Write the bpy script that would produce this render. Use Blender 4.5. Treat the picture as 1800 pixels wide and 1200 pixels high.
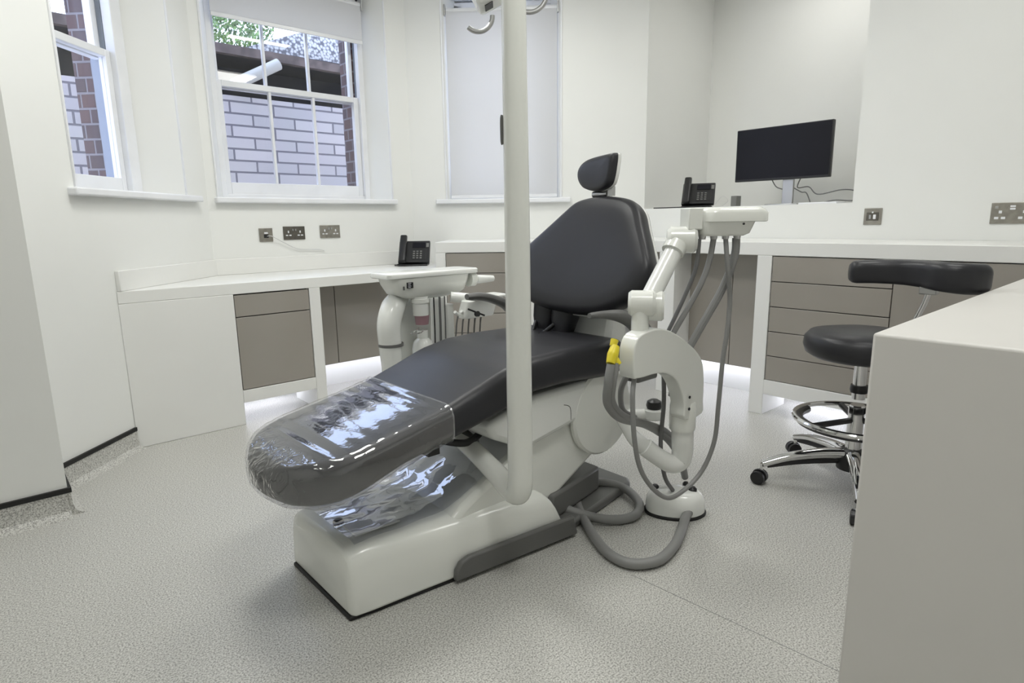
import bpy, bmesh, math, random
from mathutils import Vector, Matrix
random.seed(7)
for o in list(bpy.data.objects): bpy.data.objects.remove(o)
S = bpy.context.scene
COL = S.collection

# ------------------------------------------------------------------ camera
EYE = Vector((0, 0, 1.05))
FW = Vector((0.652138, 0.733004, -0.193121)).normalized()
pitch, roll, az = math.radians(11.1349), math.radians(-0.85372), math.radians(-41.66121)
fw = Vector((0, math.cos(pitch), -math.sin(pitch))); rt = Vector((1, 0, 0)); up = rt.cross(fw)
r2 = math.cos(roll) * rt + math.sin(roll) * up; u2 = -math.sin(roll) * rt + math.cos(roll) * up
Rz = Matrix.Rotation(az, 3, 'Z'); fw, r2, u2 = Rz @ fw, Rz @ r2, Rz @ u2
cam_d = bpy.data.cameras.new('camera'); cam = bpy.data.objects.new('camera', cam_d); COL.objects.link(cam)
m = Matrix((r2, u2, -fw)).transposed().to_4x4(); m.translation = EYE
cam.matrix_world = m
cam_d.sensor_width = 36; cam_d.lens = 1067.845 / 1800 * 36; cam_d.clip_start = 0.02
S.camera = cam

# ------------------------------------------------------------------ world, exposure, lights
S.view_settings.view_transform = 'Standard'; S.view_settings.look = 'None'
S.view_settings.gamma = 1; S.view_settings.use_curve_mapping = False
S.view_settings.exposure = 0.0
W = bpy.data.worlds.new('sky'); S.world = W; W.use_nodes = True
nt = W.node_tree; bg = nt.nodes['Background']
tc = nt.nodes.new('ShaderNodeTexCoord'); sep = nt.nodes.new('ShaderNodeSeparateXYZ'); rmp = nt.nodes.new('ShaderNodeValToRGB')
nt.links.new(tc.outputs['Generated'], sep.inputs[0]); nt.links.new(sep.outputs['Z'], rmp.inputs[0]); nt.links.new(rmp.outputs[0], bg.inputs[0])
rmp.color_ramp.elements[0].position = 0.0; rmp.color_ramp.elements[0].color = (0.68, 0.76, 1.0, 1)
rmp.color_ramp.elements[1].position = 0.6; rmp.color_ramp.elements[1].color = (0.56, 0.69, 1.0, 1)
bg.inputs[1].default_value = 5.0

def area(name, loc, size, power, color=(1, 1, 1), rot=(0, 0, 0), sy=None):
    l = bpy.data.lights.new(name, 'AREA'); l.energy = power; l.color = color; l.size = size
    if sy: l.shape = 'RECTANGLE'; l.size_y = sy
    o = bpy.data.objects.new(name, l); o.location = loc; o.rotation_euler = rot; COL.objects.link(o); return o
CEIL = 2.75
for i, (x, y, p) in enumerate([(0.9, 0.4, 13), (2.5, 0.6, 8.5), (1.0, 2.3, 18), (2.3, 2.5, 13), (-0.7, 0.6, 6)]):
    area('ceiling_panel_light', (x, y, CEIL - 0.035), 0.55, p, (0.99, 1.0, 0.965))
area('niche_fill_light', (3.98, 1.75, CEIL - 0.035), 0.45, 1.9, (0.99, 0.99, 0.96))  # unseen lamp, added to lift the brightness of the niche

# ------------------------------------------------------------------ materials
def mat(name, col, rough=0.5, metal=0.0, noise=None, bump=None, coat=0.0, spec=0.5, emit=None):
    m = bpy.data.materials.new(name); m.use_nodes = True; t = m.node_tree; b = t.nodes['Principled BSDF']
    b.inputs['Base Color'].default_value = (*col, 1); b.inputs['Roughness'].default_value = rough
    b.inputs['Metallic'].default_value = metal; b.inputs['Specular IOR Level'].default_value = spec
    b.inputs['Coat Weight'].default_value = coat; b.inputs['Coat Roughness'].default_value = 0.08
    tcn = t.nodes.new('ShaderNodeTexCoord')
    n = t.nodes.new('ShaderNodeTexNoise'); sc, amt = noise or (6.0, 0.03); n.inputs['Scale'].default_value = sc; n.inputs['Detail'].default_value = 3
    t.links.new(tcn.outputs['Object'], n.inputs['Vector'])
    r = t.nodes.new('ShaderNodeValToRGB')
    r.color_ramp.elements[0].color = (*[c * (1 - amt) for c in col], 1); r.color_ramp.elements[1].color = (*[min(1, c * (1 + amt)) for c in col], 1)
    r.color_ramp.elements[0].position = .35; r.color_ramp.elements[1].position = .65
    t.links.new(n.outputs['Fac'], r.inputs[0]); t.links.new(r.outputs[0], b.inputs['Base Color'])
    if bump:
        n2 = t.nodes.new('ShaderNodeTexNoise'); n2.inputs['Scale'].default_value = bump[0]; n2.inputs['Detail'].default_value = 4
        t.links.new(tcn.outputs['Object'], n2.inputs['Vector'])
        bp = t.nodes.new('ShaderNodeBump'); bp.inputs['Strength'].default_value = bump[1]; bp.inputs['Distance'].default_value = bump[2] if len(bump) > 2 else 0.002
        t.links.new(n2.outputs['Fac'], bp.inputs['Height']); t.links.new(bp.outputs[0], b.inputs['Normal'])
    if emit:
        b.inputs['Emission Color'].default_value = (*emit[0], 1); b.inputs['Emission Strength'].default_value = emit[1]
    return m
M = {}
M['wall'] = mat('wall_paint', (0.80, 0.805, 0.78), 0.55, noise=(2, .01), bump=(60, .03))
M['ceil'] = mat('ceiling_paint', (0.85, 0.85, 0.83), 0.7)
M['gloss_paint'] = mat('window_gloss_paint', (0.80, 0.81, 0.83), 0.3)
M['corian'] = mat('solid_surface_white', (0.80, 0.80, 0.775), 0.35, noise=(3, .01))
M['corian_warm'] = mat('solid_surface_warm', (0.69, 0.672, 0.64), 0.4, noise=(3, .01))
M['taupe'] = mat('taupe_gloss_laminate', (0.325, 0.30, 0.267), 0.12, noise=(2, .03), coat=0.3)
M['black'] = mat('black_plastic', (0.012, 0.012, 0.013), 0.35)
M['black_trim'] = mat('black_trim_rubber', (0.008, 0.008, 0.008), 0.6)
M['gap'] = mat('shadow_gap_black', (0.03, 0.027, 0.024), 0.7)
M['plastic'] = mat('white_enamel_plastic', (0.80, 0.81, 0.765), 0.22, noise=(2, .01), coat=0.3)
M['plastic_b'] = mat('bright_enamel_plastic', (0.83, 0.84, 0.81), 0.22, noise=(2, .01), coat=0.3)
M['vinyl'] = mat('charcoal_upholstery', (0.024, 0.024, 0.028), 0.38, spec=.4, bump=(350, .12, .0006), noise=(5, .04))
M['gplastic'] = mat('grey_moulded_plastic', (0.135, 0.135, 0.13), 0.4)
M['hose'] = mat('grey_hose_rubber', (0.24, 0.24, 0.235), 0.42)
M['hose_d'] = mat('dark_hose_rubber', (0.13, 0.13, 0.13), 0.42)
M['chrome'] = mat('polished_chrome', (0.75, 0.75, 0.75), 0.08, 1.0)
M['alu'] = mat('brushed_aluminium', (0.48, 0.48, 0.48), 0.35, 1.0)
M['steel'] = mat('brushed_steel_plate', (0.36, 0.34, 0.30), 0.35, 0.9, noise=(40, .1))
M['steel_d'] = mat('dark_nickel_plate', (0.16, 0.15, 0.13), 0.35, 0.8, noise=(40, .1))
M['yellow'] = mat('yellow_plastic', (0.75, 0.62, 0.03), 0.35)
M['screen'] = mat('monitor_glass', (0.012, 0.012, 0.016), 0.3, spec=.15)
M['pink'] = mat('mauve_cup', (0.33, 0.19, 0.22), 0.4)
M['white_flex'] = mat('white_cable', (0.6, 0.6, 0.6), 0.5)
M['greybox'] = mat('grey_box_plastic', (0.17, 0.17, 0.16), 0.5)
M['lens'] = mat('lamp_lens', (0.7, 0.72, 0.7), 0.1, coat=.5)
M['led'] = mat('led_strip_diffuser', (0.9, 0.9, 0.95), 0.5, emit=((0.86, 0.88, 1.0), 16))
M['panel'] = mat('ceiling_light_diffuser', (0.9, 0.9, 0.9), 0.5, emit=((1, 0.97, 0.92), 3))
M['foliage'] = mat('tree_foliage', (0.13, 0.21, 0.06), 0.6, noise=(6, .4))
M['brown'] = mat('weathered_board', (0.10, 0.075, 0.065), 0.8, noise=(14, .4))
M['pipe'] = mat('cream_downpipe', (0.40, 0.385, 0.33), 0.6)
M['frame_shade'] = mat('shaded_frame_white', (0.26, 0.29, 0.34), 0.6)  # white frame darkened to grey-blue: outdoor shade put into the colour
M['dark_void'] = mat('shade_backing', (0.012, 0.012, 0.022), 0.8)  # near-black colour for the shade inside the open lean-to

def floor_mat():
    m = mat('speckled_safety_vinyl', (0.46, 0.46, 0.43), 0.42); t = m.node_tree; b = t.nodes['Principled BSDF']
    tcn = t.nodes.new('ShaderNodeTexCoord')
    n = t.nodes.new('ShaderNodeTexNoise'); n.inputs['Scale'].default_value = 230; n.inputs['Detail'].default_value = 2
    n2 = t.nodes.new('ShaderNodeTexVoronoi'); n2.inputs['Scale'].default_value = 190
    r = t.nodes.new('ShaderNodeValToRGB'); e = r.color_ramp.elements
    e[0].position = .36; e[0].color = (0.27, 0.262, 0.245, 1); e[1].position = .62; e[1].color = (0.64, 0.635, 0.60, 1)
    x = e.new(.48); x.color = (0.475, 0.47, 0.44, 1)
    r2_ = t.nodes.new('ShaderNodeValToRGB'); e2 = r2_.color_ramp.elements
    e2[0].position = .0; e2[0].color = (0.72, 0.72, 0.72, 1); e2[1].position = .35; e2[1].color = (1, 1, 1, 1)
    mx = t.nodes.new('ShaderNodeMix'); mx.data_type = 'RGBA'; mx.blend_type = 'MULTIPLY'; mx.inputs[0].default_value = .6
    for nn in (n, n2): t.links.new(tcn.outputs['Object'], nn.inputs['Vector'])
    t.links.new(n.outputs['Fac'], r.inputs[0]); t.links.new(n2.outputs['Distance'], r2_.inputs[0])
    t.links.new(r.outputs[0], mx.inputs[6]); t.links.new(r2_.outputs[0], mx.inputs[7]); t.links.new(mx.outputs[2], b.inputs['Base Color'])
    return m
M['floor'] = floor_mat()

def brick_mat(name, c1, c2, mortar, w, h, ms, horiz='X'):
    m = mat(name, c1, 0.85); t = m.node_tree; b = t.nodes['Principled BSDF']
    tcn = t.nodes.new('ShaderNodeTexCoord'); mp = t.nodes.new('ShaderNodeCombineXYZ'); sp = t.nodes.new('ShaderNodeSeparateXYZ')
    t.links.new(tcn.outputs['Object'], sp.inputs[0])
    if horiz == 'X': t.links.new(sp.outputs['X'], mp.inputs['X'])
    else:
        ad = t.nodes.new('ShaderNodeMath'); ad.operation = 'SUBTRACT'; t.links.new(sp.outputs['Y'], ad.inputs[0]); t.links.new(sp.outputs['X'], ad.inputs[1]); t.links.new(ad.outputs[0], mp.inputs['X'])
    t.links.new(sp.outputs['Z'], mp.inputs['Y'])
    br = t.nodes.new('ShaderNodeTexBrick'); br.inputs['Scale'].default_value = 1; br.inputs['Brick Width'].default_value = w; br.inputs['Row Height'].default_value = h
    br.inputs['Mortar Size'].default_value = ms; br.inputs['Mortar Smooth'].default_value = .3
    br.inputs['Color1'].default_value = (*c1, 1); br.inputs['Color2'].default_value = (*c2, 1); br.inputs['Mortar'].default_value = (*mortar, 1)
    t.links.new(mp.outputs[0], br.inputs['Vector'])
    n = t.nodes.new('ShaderNodeTexNoise'); n.inputs['Scale'].default_value = 4; t.links.new(tcn.outputs['Object'], n.inputs['Vector'])
    mx = t.nodes.new('ShaderNodeMix'); mx.data_type = 'RGBA'; mx.blend_type = 'OVERLAY'; mx.inputs[0].default_value = .03
    t.links.new(br.outputs['Color'], mx.inputs[6]); t.links.new(n.outputs['Color'], mx.inputs[7]); t.links.new(mx.outputs[2], b.inputs['Base Color'])
    bp = t.nodes.new('ShaderNodeBump'); bp.invert = True; bp.inputs['Distance'].default_value = .006; t.links.new(br.outputs['Fac'], bp.inputs['Height']); t.links.new(bp.outputs[0], b.inputs['Normal'])
    return m
M['block'] = brick_mat('grey_block_masonry', (0.44, 0.405, 0.385), (0.37, 0.345, 0.335), (0.14, 0.13, 0.14), .355, .093, .008)
M['redbrick'] = brick_mat('red_brick_masonry', (0.11, 0.062, 0.058), (0.075, 0.055, 0.06), (0.20, 0.18, 0.19), .11, .075, .007, 'XY')

def pebble_mat():
    m = mat('pebbledash', (0.5, 0.5, 0.5), 0.9); t = m.node_tree; b = t.nodes['Principled BSDF']
    tcn = t.nodes.new('ShaderNodeTexCoord'); v = t.nodes.new('ShaderNodeTexVoronoi'); v.inputs['Scale'].default_value = 42
    t.links.new(tcn.outputs['Object'], v.inputs['Vector']); r = t.nodes.new('ShaderNodeValToRGB'); e = r.color_ramp.elements
    e[0].position = .35; e[0].color = (0.55, 0.55, 0.54, 1); e[1].position = .7; e[1].color = (0.12, 0.12, 0.13, 1)
    t.links.new(v.outputs['Distance'], r.inputs[0]); t.links.new(r.outputs[0], b.inputs['Base Color']); return m
M['pebble'] = pebble_mat()

def glass_mat(name, tint=(1, 1, 1), ior=1.5, bump=None, minr=0.0, rough=0.0, gcol=(1, 1, 1)):
    """thin clear sheet: transparent with a fresnel gloss"""
    m = bpy.data.materials.new(name); m.use_nodes = True; t = m.node_tree; t.nodes.clear()
    out = t.nodes.new('ShaderNodeOutputMaterial'); mx = t.nodes.new('ShaderNodeMixShader'); tr = t.nodes.new('ShaderNodeBsdfTransparent'); gl = t.nodes.new('ShaderNodeBsdfGlossy')
    tr.inputs[0].default_value = (*tint, 1); gl.inputs['Roughness'].default_value = rough; gl.inputs['Color'].default_value = (*gcol, 1)
    fr = t.nodes.new('ShaderNodeLayerWeight'); fr.inputs[0].default_value = .5
    pw = t.nodes.new('ShaderNodeMath'); pw.operation = 'POWER'; pw.inputs[1].default_value = 5.0; t.links.new(fr.outputs['Facing'], pw.inputs[0])
    f0 = ((ior - 1) / (ior + 1)) ** 2; ml = t.nodes.new('ShaderNodeMath'); ml.operation = 'MULTIPLY_ADD'; ml.inputs[1].default_value = 1 - f0; ml.inputs[2].default_value = f0; t.links.new(pw.outputs[0], ml.inputs[0])
    ma = t.nodes.new('ShaderNodeMath'); ma.operation = 'ADD'; ma.inputs[1].default_value = minr; ma.use_clamp = True
    t.links.new(ml.outputs[0], ma.inputs[0]); t.links.new(ma.outputs[0], mx.inputs[0])
    t.links.new(tr.outputs[0], mx.inputs[1]); t.links.new(gl.outputs[0], mx.inputs[2]); t.links.new(mx.outputs[0], out.inputs[0])
    if bump:
        tcn = t.nodes.new('ShaderNodeTexCoord'); n = t.nodes.new('ShaderNodeTexNoise'); n.inputs['Scale'].default_value = bump[0]; n.inputs['Detail'].default_value = bump[3] if len(bump) > 3 else 2
        n.inputs['Distortion'].default_value = .6
        t.links.new(tcn.outputs['Object'], n.inputs['Vector'])
        bp = t.nodes.new('ShaderNodeBump'); bp.inputs['Strength'].default_value = bump[1]; bp.inputs['Distance'].default_value = bump[2]
        t.links.new(n.outputs['Fac'], bp.inputs['Height'])
        for q in (fr, gl): t.links.new(bp.outputs[0], q.inputs['Normal'])
    return m
M['glass'] = glass_mat('window_glass')
M['film'] = glass_mat('clear_plastic_film', (.93, .93, .95), 1.8, (26, .13, .004, 3), .075, .05)
def gather(m):
    t = m.node_tree; bp = [n for n in t.nodes if n.type == 'BUMP'][0]; tcn = [n for n in t.nodes if n.type == 'TEX_COORD'][0]
    sp = t.nodes.new('ShaderNodeSeparateXYZ'); t.links.new(tcn.outputs['Object'], sp.inputs[0])
    mr = t.nodes.new('ShaderNodeMapRange'); mr.inputs[1].default_value = -.655; mr.inputs[2].default_value = -.765; t.links.new(sp.outputs['X'], mr.inputs[0])
    v = t.nodes.new('ShaderNodeTexNoise'); v.inputs['Scale'].default_value = 17; v.inputs['Distortion'].default_value = 2.2; v.inputs['Detail'].default_value = 1.5; t.links.new(tcn.outputs['Object'], v.inputs['Vector'])
    ml = t.nodes.new('ShaderNodeMath'); ml.operation = 'MULTIPLY'; t.links.new(mr.outputs[0], ml.inputs[0]); t.links.new(v.outputs['Fac'], ml.inputs[1])
    b2 = t.nodes.new('ShaderNodeBump'); b2.inputs['Strength'].default_value = .65; b2.inputs['Distance'].default_value = .02; t.links.new(ml.outputs[0], b2.inputs['Height']); t.links.new(b2.outputs[0], bp.inputs['Normal'])
gather(M['film'])
M['sheet'] = glass_mat('clear_plastic_sheet', (.85, .86, .9), 1.7, (5, .18, .006, 1), .10, .02)
def blind_mat():
    m = bpy.data.materials.new('roller_blind_fabric'); m.use_nodes = True; t = m.node_tree; t.nodes.clear()
    out = t.nodes.new('ShaderNodeOutputMaterial'); mx = t.nodes.new('ShaderNodeMixShader'); d = t.nodes.new('ShaderNodeBsdfDiffuse'); tl = t.nodes.new('ShaderNodeBsdfTranslucent')
    d.inputs[0].default_value = (.82, .83, .85, 1); tl.inputs[0].default_value = (.80, .78, .76, 1); mx.inputs[0].default_value = .32
    t.links.new(d.outputs[0], mx.inputs[1]); t.links.new(tl.outputs[0], mx.inputs[2]); t.links.new(mx.outputs[0], out.inputs[0]); return m
M['blind'] = blind_mat()

# ------------------------------------------------------------------ object helpers
def wloc(o):
    v = Vector((0, 0, 0))
    while o: v = v + o.location; o = o.parent
    return v
def meta(o, label=None, cat=None, group=None, kind=None):
    if label: o['label'] = label
    if cat: o['category'] = cat
    if group: o['group'] = group
    if kind: o['kind'] = kind
    return o
def thing(name, loc, label=None, cat=None, group=None, kind=None):
    o = bpy.data.objects.new(name, None); o.empty_display_size = .1; o.location = loc; COL.objects.link(o)
    return meta(o, label, cat, group, kind)
def ob(name, vf, material, parent=None, bevel=0.0, smooth=35, seg=2, label=None, cat=None, group=None, kind=None, origin=None, sub=0):
    verts, faces = vf
    org = wloc(parent) if parent else Vector(origin if origin else (0, 0, 0))
    me = bpy.data.meshes.new(name); me.from_pydata([Vector(v) - org for v in verts], [], faces)
    bm = bmesh.new(); bm.from_mesh(me); bmesh.ops.recalc_face_normals(bm, faces=bm.faces); bm.to_mesh(me); bm.free()
    me.materials.append(M[material] if isinstance(material, str) else material)
    o = bpy.data.objects.new(name, me); COL.objects.link(o)
    if parent: o.parent = parent
    else: o.location = org
    if bevel:
        b = o.modifiers.new('bevel', 'BEVEL'); b.width = bevel; b.segments = seg; b.limit_method = 'ANGLE'; b.angle_limit = math.radians(30); b.harden_normals = False
    if sub:
        s = o.modifiers.new('sub', 'SUBSURF'); s.levels = sub; s.render_levels = sub
    if smooth or bevel:
        try: me.shade_smooth()
        except Exception:
            for p in me.polygons: p.use_smooth = True
        me.set_sharp_from_angle(angle=math.radians(smooth or 35))
    return meta(o, label, cat, group, kind)
def join(*vfs):
    V, F = [], []
    for v, f in vfs:
        n = len(V); V += list(v); F += [[i + n for i in q] for q in f]
    return V, F
def box(x0, x1, y0, y1, z0, z1):
    v = [(x, y, z) for x in (x0, x1) for y in (y0, y1) for z in (z0, z1)]
    return v, [[0, 1, 3, 2], [4, 6, 7, 5], [0, 4, 5, 1], [2, 3, 7, 6], [0, 2, 6, 4], [1, 5, 7, 3]]
def prism(poly, z0, z1):
    n = len(poly); v = [(p[0], p[1], z0) for p in poly] + [(p[0], p[1], z1) for p in poly]
    return v, [list(range(n))[::-1], list(range(n, 2 * n))] + [[i, (i + 1) % n, n + (i + 1) % n, n + i] for i in range(n)]
def xf(vf, fn): return [fn(*v) for v in vf[0]], vf[1]
def xzprism(poly, y0, y1):
    """polygon in XZ extruded along Y"""
    v, f = prism([(p[0], p[1]) for p in poly], y0, y1); return [(a, c, b) for a, b, c in v], f
def yzprism(poly, x0, x1):
    v, f = prism([(p[0], p[1]) for p in poly], x0, x1); return [(c, a, b) for a, b, c in v], f
def cat(pts, n=8, closed=False):
    P = [Vector(p) for p in pts]; out = []; N = len(P)
    rng = range(N if closed else N - 1)
    for i in rng:
        if closed: a, b, c, d = P[(i - 1) % N], P[i], P[(i + 1) % N], P[(i + 2) % N]
        else: a, b, c, d = P[max(i - 1, 0)], P[i], P[i + 1], P[min(i + 2, N - 1)]
        for k in range(n):
            t = k / n; out.append(.5 * ((2 * b) + (c - a) * t + (2 * a - 5 * b + 4 * c - d) * t * t + (3 * b - a - 3 * c + d) * t ** 3))
    if not closed: out.append(P[-1])
    return out
def tube(pts, r, k=12, n=8, closed=False, smooth=True, flat=1.0, caps=True):
    """tube along points; r number or list per control point"""
    C = cat(pts, n, closed) if smooth else [Vector(p) for p in pts]
    if isinstance(r, (list, tuple)):
        R = [];
        for i in range(len(C)):
            u = i / max(1, len(C) - 1) * (len(r) - 1); j = min(int(u), len(r) - 2); R.append(r[j] + (r[j + 1] - r[j]) * (u - j))
    else: R = [r] * len(C)
    V, F = [], []; N = len(C); prev = None
    for i in range(N):
        t = (C[(i + 1) % N] - C[i - 1]) if closed else (C[min(i + 1, N - 1)] - C[max(i - 1, 0)])
        t.normalize()
        if prev is None:
            a = Vector((0, 0, 1)) if abs(t.z) < .9 else Vector((1, 0, 0)); nrm = (a - t * a.dot(t)).normalized()
        else: nrm = (prev - t * prev.dot(t)).normalized()
        prev = nrm; bn = t.cross(nrm)
        for j in range(k):
            q = 2 * math.pi * j / k; V.append(C[i] + (nrm * math.cos(q) + bn * math.sin(q) * flat) * R[i])
    for i in range(N if closed else N - 1):
        for j in range(k):
            a, b = i * k + j, i * k + (j + 1) % k; c, d = ((i + 1) % N) * k + (j + 1) % k, ((i + 1) % N) * k + j; F.append([a, b, c, d])
    if not closed and caps: F += [list(range(k))[::-1], list(range((N - 1) * k, N * k))]
    return V, F
def lathe(prof, c, axis=(0, 0, 1), k=28):
    """prof: (radius, height) along axis from c"""
    ax = Vector(axis).normalized(); a = Vector((1, 0, 0)) if abs(ax.x) < .9 else Vector((0, 1, 0)); e1 = (a - ax * a.dot(ax)).normalized(); e2 = ax.cross(e1); c = Vector(c)
    V, F = [], []
    for r, h in prof:
        for j in range(k): q = 2 * math.pi * j / k; V.append(c + ax * h + (e1 * math.cos(q) + e2 * math.sin(q)) * max(r, 1e-5))
    for i in range(len(prof) - 1):
        for j in range(k): F.append([i * k + j, i * k + (j + 1) % k, (i + 1) * k + (j + 1) % k, (i + 1) * k + j])
    F += [list(range(k))[::-1], list(range((len(prof) - 1) * k, len(prof) * k))]
    return V, F
def pillow(outline, prof, fn, n=6, bend=0.0, back=True):
    """outline (u,v) closed; prof list of (scale, w); fn(u,v,w)->world; centre closed by a vertex"""
    O = cat([(p[0], p[1], 0) for p in outline], n, True); cx = sum(p.x for p in O) / len(O); cy = sum(p.y for p in O) / len(O); K = len(O)
    V, F = [], []
    for s, w in prof:
        for p in O:
            u, v = cx + (p.x - cx) * s, cy + (p.y - cy) * s; V.append(fn(u, v, w + bend * u * u))
    for i in range(len(prof) - 1):
        for j in range(K): F.append([i * K + j, i * K + (j + 1) % K, (i + 1) * K + (j + 1) % K, (i + 1) * K + j])
    V.append(fn(cx, cy, prof[0][1])); V.append(fn(cx, cy, prof[-1][1])); a, b = len(V) - 2, len(V) - 1; L = (len(prof) - 1) * K
    for j in range(K): F.append([a, (j + 1) % K, j]); F.append([b, L + j, L + (j + 1) % K])
    return V, F
def rrect(w, h, r, k=5, cx=0, cy=0):
    """rounded rectangle, centre cx,cy, half sizes w,h"""
    r = min(r, w * .999, h * .999); out = []
    for sx, sy, a0 in ((1, 1, 0), (-1, 1, 90), (-1, -1, 180), (1, -1, 270)):
        for i in range(k + 1):
            a = math.radians(a0 + 90 * i / k); out.append((cx + sx * (w - r) + r * math.cos(a), cy + sy * (h - r) + r * math.sin(a)))
    return out
def loft(sections, caps=True):
    k = len(sections[0]); V = [p for s in sections for p in s]; F = []
    for i in range(len(sections) - 1):
        for j in range(k): F.append([i * k + j, i * k + (j + 1) % k, (i + 1) * k + (j + 1) % k, (i + 1) * k + j])
    if caps == 'start': F += [list(range(k))[::-1]]
    elif caps: F += [list(range(k))[::-1], list(range((len(sections) - 1) * k, len(sections) * k))]
    return V, F
def lerp(tab, x):
    if x <= tab[0][0]: return tab[0][1:]
    for a, b in zip(tab, tab[1:]):
        if x <= b[0]:
            t = (x - a[0]) / (b[0] - a[0]); t2 = t
            return [p + (q - p) * t2 for p, q in zip(a[1:], b[1:])]
    return tab[-1][1:]

# ------------------------------------------------------------------ room shell
TO = .2; Q = .70710678; T22 = .41421356
C0 = (.165, 2.965); C1 = (1.106, 3.906); C2 = (2.516, 3.906); C3 = (3.708, 2.714)
ob('floor', prism([(-2, -1.6), (4.6, -1.6), (4.6, 2.714), (3.708, 2.714), (2.516, 3.906), (1.106, 3.906), (.165, 2.965), (-2, 2.965)], -.05, 0), 'floor', kind='structure')
ob('ceiling', prism([(-2, -1.6), (4.7, -1.6), (4.7, 2.9), (3.708, 2.914), (2.6, 4.106), (1.02, 4.106), (-.1, 2.98), (-2, 2.98)], CEIL, CEIL + .05), 'ceil', kind='structure')
ob('wall_left', box(-2.0, .165, 2.68, 3.1, 0, CEIL), 'wall', kind='structure')
ob('wall_left_far', box(-2.2, -2.0, -1.6, 3.1, 0, CEIL), 'wall', kind='structure')
ob('wall_back', box(-2.2, 4.7, -1.8, -1.6, 0, CEIL), 'wall', kind='structure')
def bay(O, d, nrm, L, s0, s1, sp0, sp1, z0, z1, name, mit0, mit1, ext):
    """bay wall with window opening: inner face from O along d, thickness TO outwards; brick skin outside"""
    def P(s, n): return (O[0] + d[0] * s + nrm[0] * n, O[1] + d[1] * s + nrm[1] * n)
    left = [P(0, 0), P(s0, 0), P(s0 + sp0, TO), P(-TO * mit0, TO)]
    right = [P(s1, 0), P(L, 0), P(L + TO * mit1, TO), P(s1 - sp1, TO)]
    mid = [P(s0, 0), P(s1, 0), P(s1 - sp1, TO), P(s0 + sp0, TO)]
    w = ob(name, join(prism(left, 0, CEIL), prism(right, 0, CEIL), prism(mid, 0, z0), prism(mid, z1, CEIL)), 'wall', kind='structure', smooth=0)
    t2 = TO + .02; t3 = TO + .02 + ext
    a, b = s0 + sp0 + .02, s1 - sp1 - .02
    L2 = [P(-t2 * mit0, t2), P(a, t2), P(a, t3), P(-t3 * mit0, t3)]
    R2 = [P(b, t2), P(L + t2 * mit1, t2), P(L + t3 * mit1, t3), P(b, t3)]
    M2 = [P(a, t2), P(b, t2), P(b, t3), P(a, t3)]
    ob(name + '_exterior', join(prism(L2, 0, 3.1), prism(R2, 0, 3.1), prism(M2, 0, z0 - .02), prism(M2, z1 + .02, 3.1)), 'redbrick', kind='structure', smooth=0)
    return P
ZS, ZT = 1.215, 2.6
P1 = bay(C0, (Q, Q), (-Q, Q), 1.331, .321, 1.114, .12, .147, ZS, ZT, 'wall_bay_left', 0, T22, .19)
P2 = bay(C1, (1, 0), (0, 1), 1.41, .066, 1.237, .092, .115, ZS, ZT, 'wall_bay_centre', T22, T22, .18)
P3 = bay(C2, (Q, -Q), (Q, Q), 1.686, .262, 1.085, .09, .09, ZS, ZT, 'wall_bay_right', T22, -.05, .10)
# right wall with deep niche above a ledge
XW = 3.708; LZ = 1.127
ob('wall_right', box(XW, XW + 1.0, -1.6, 1.313, 0, CEIL), 'wall', kind='structure', smooth=0)
ob('wall_niche_bottom', box(XW, XW + .82, 1.313, 2.71, 0, LZ), 'wall', kind='structure', smooth=0)
ob('wall_niche_back', box(XW + .82, XW + 1.0, 1.313, 2.71, 0, CEIL), 'wall', kind='structure', smooth=0)
ob('wall_niche_left', prism([(XW, 2.71), (XW + 1.0, 2.71), (XW + 1.0, 2.95), (XW + .18, 2.95), (XW, 2.715)], 0, CEIL), 'wall', kind='structure', smooth=0)

# skirting: vinyl turned up the walls with a black capping strip
def cove(P, L0, L1, name, i):
    pts = [(0, 0), (.045, 0), (.03, .006), (.014, .02), (.008, .05), (.008, .09), (0, .09)]
    def sec(s): return [(*P(s, -n), z) for n, z in pts]
    ob(name, loft([sec(L0), sec(L1)]), 'floor', kind='structure')
    pts2 = [(0, .09), (.011, .09), (.011, .108), (0, .108)]
    ob('trim_%d' % i, loft([[(*P(s, -n), z) for n, z in pts2] for s in (L0, L1)]), 'black_trim', kind='structure', smooth=0)
cove(P1, 0.0, .47, 'baseboard_bay', 1)
cove(lambda s, n: (-2 + s, 2.68 + n), 0, 2.165, 'baseboard_left', 2)
cove(lambda s, n: (.165 - n, 2.68 + s), -.012, .285, 'baseboard_return', 3)
# weld seams in the vinyl
ob('trim_4', prism([(1.366, 1.009), (1.3675, 1.009), (1.4065, .30), (1.405, .30)], 0, .0006), 'hose', kind='structure')

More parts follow.
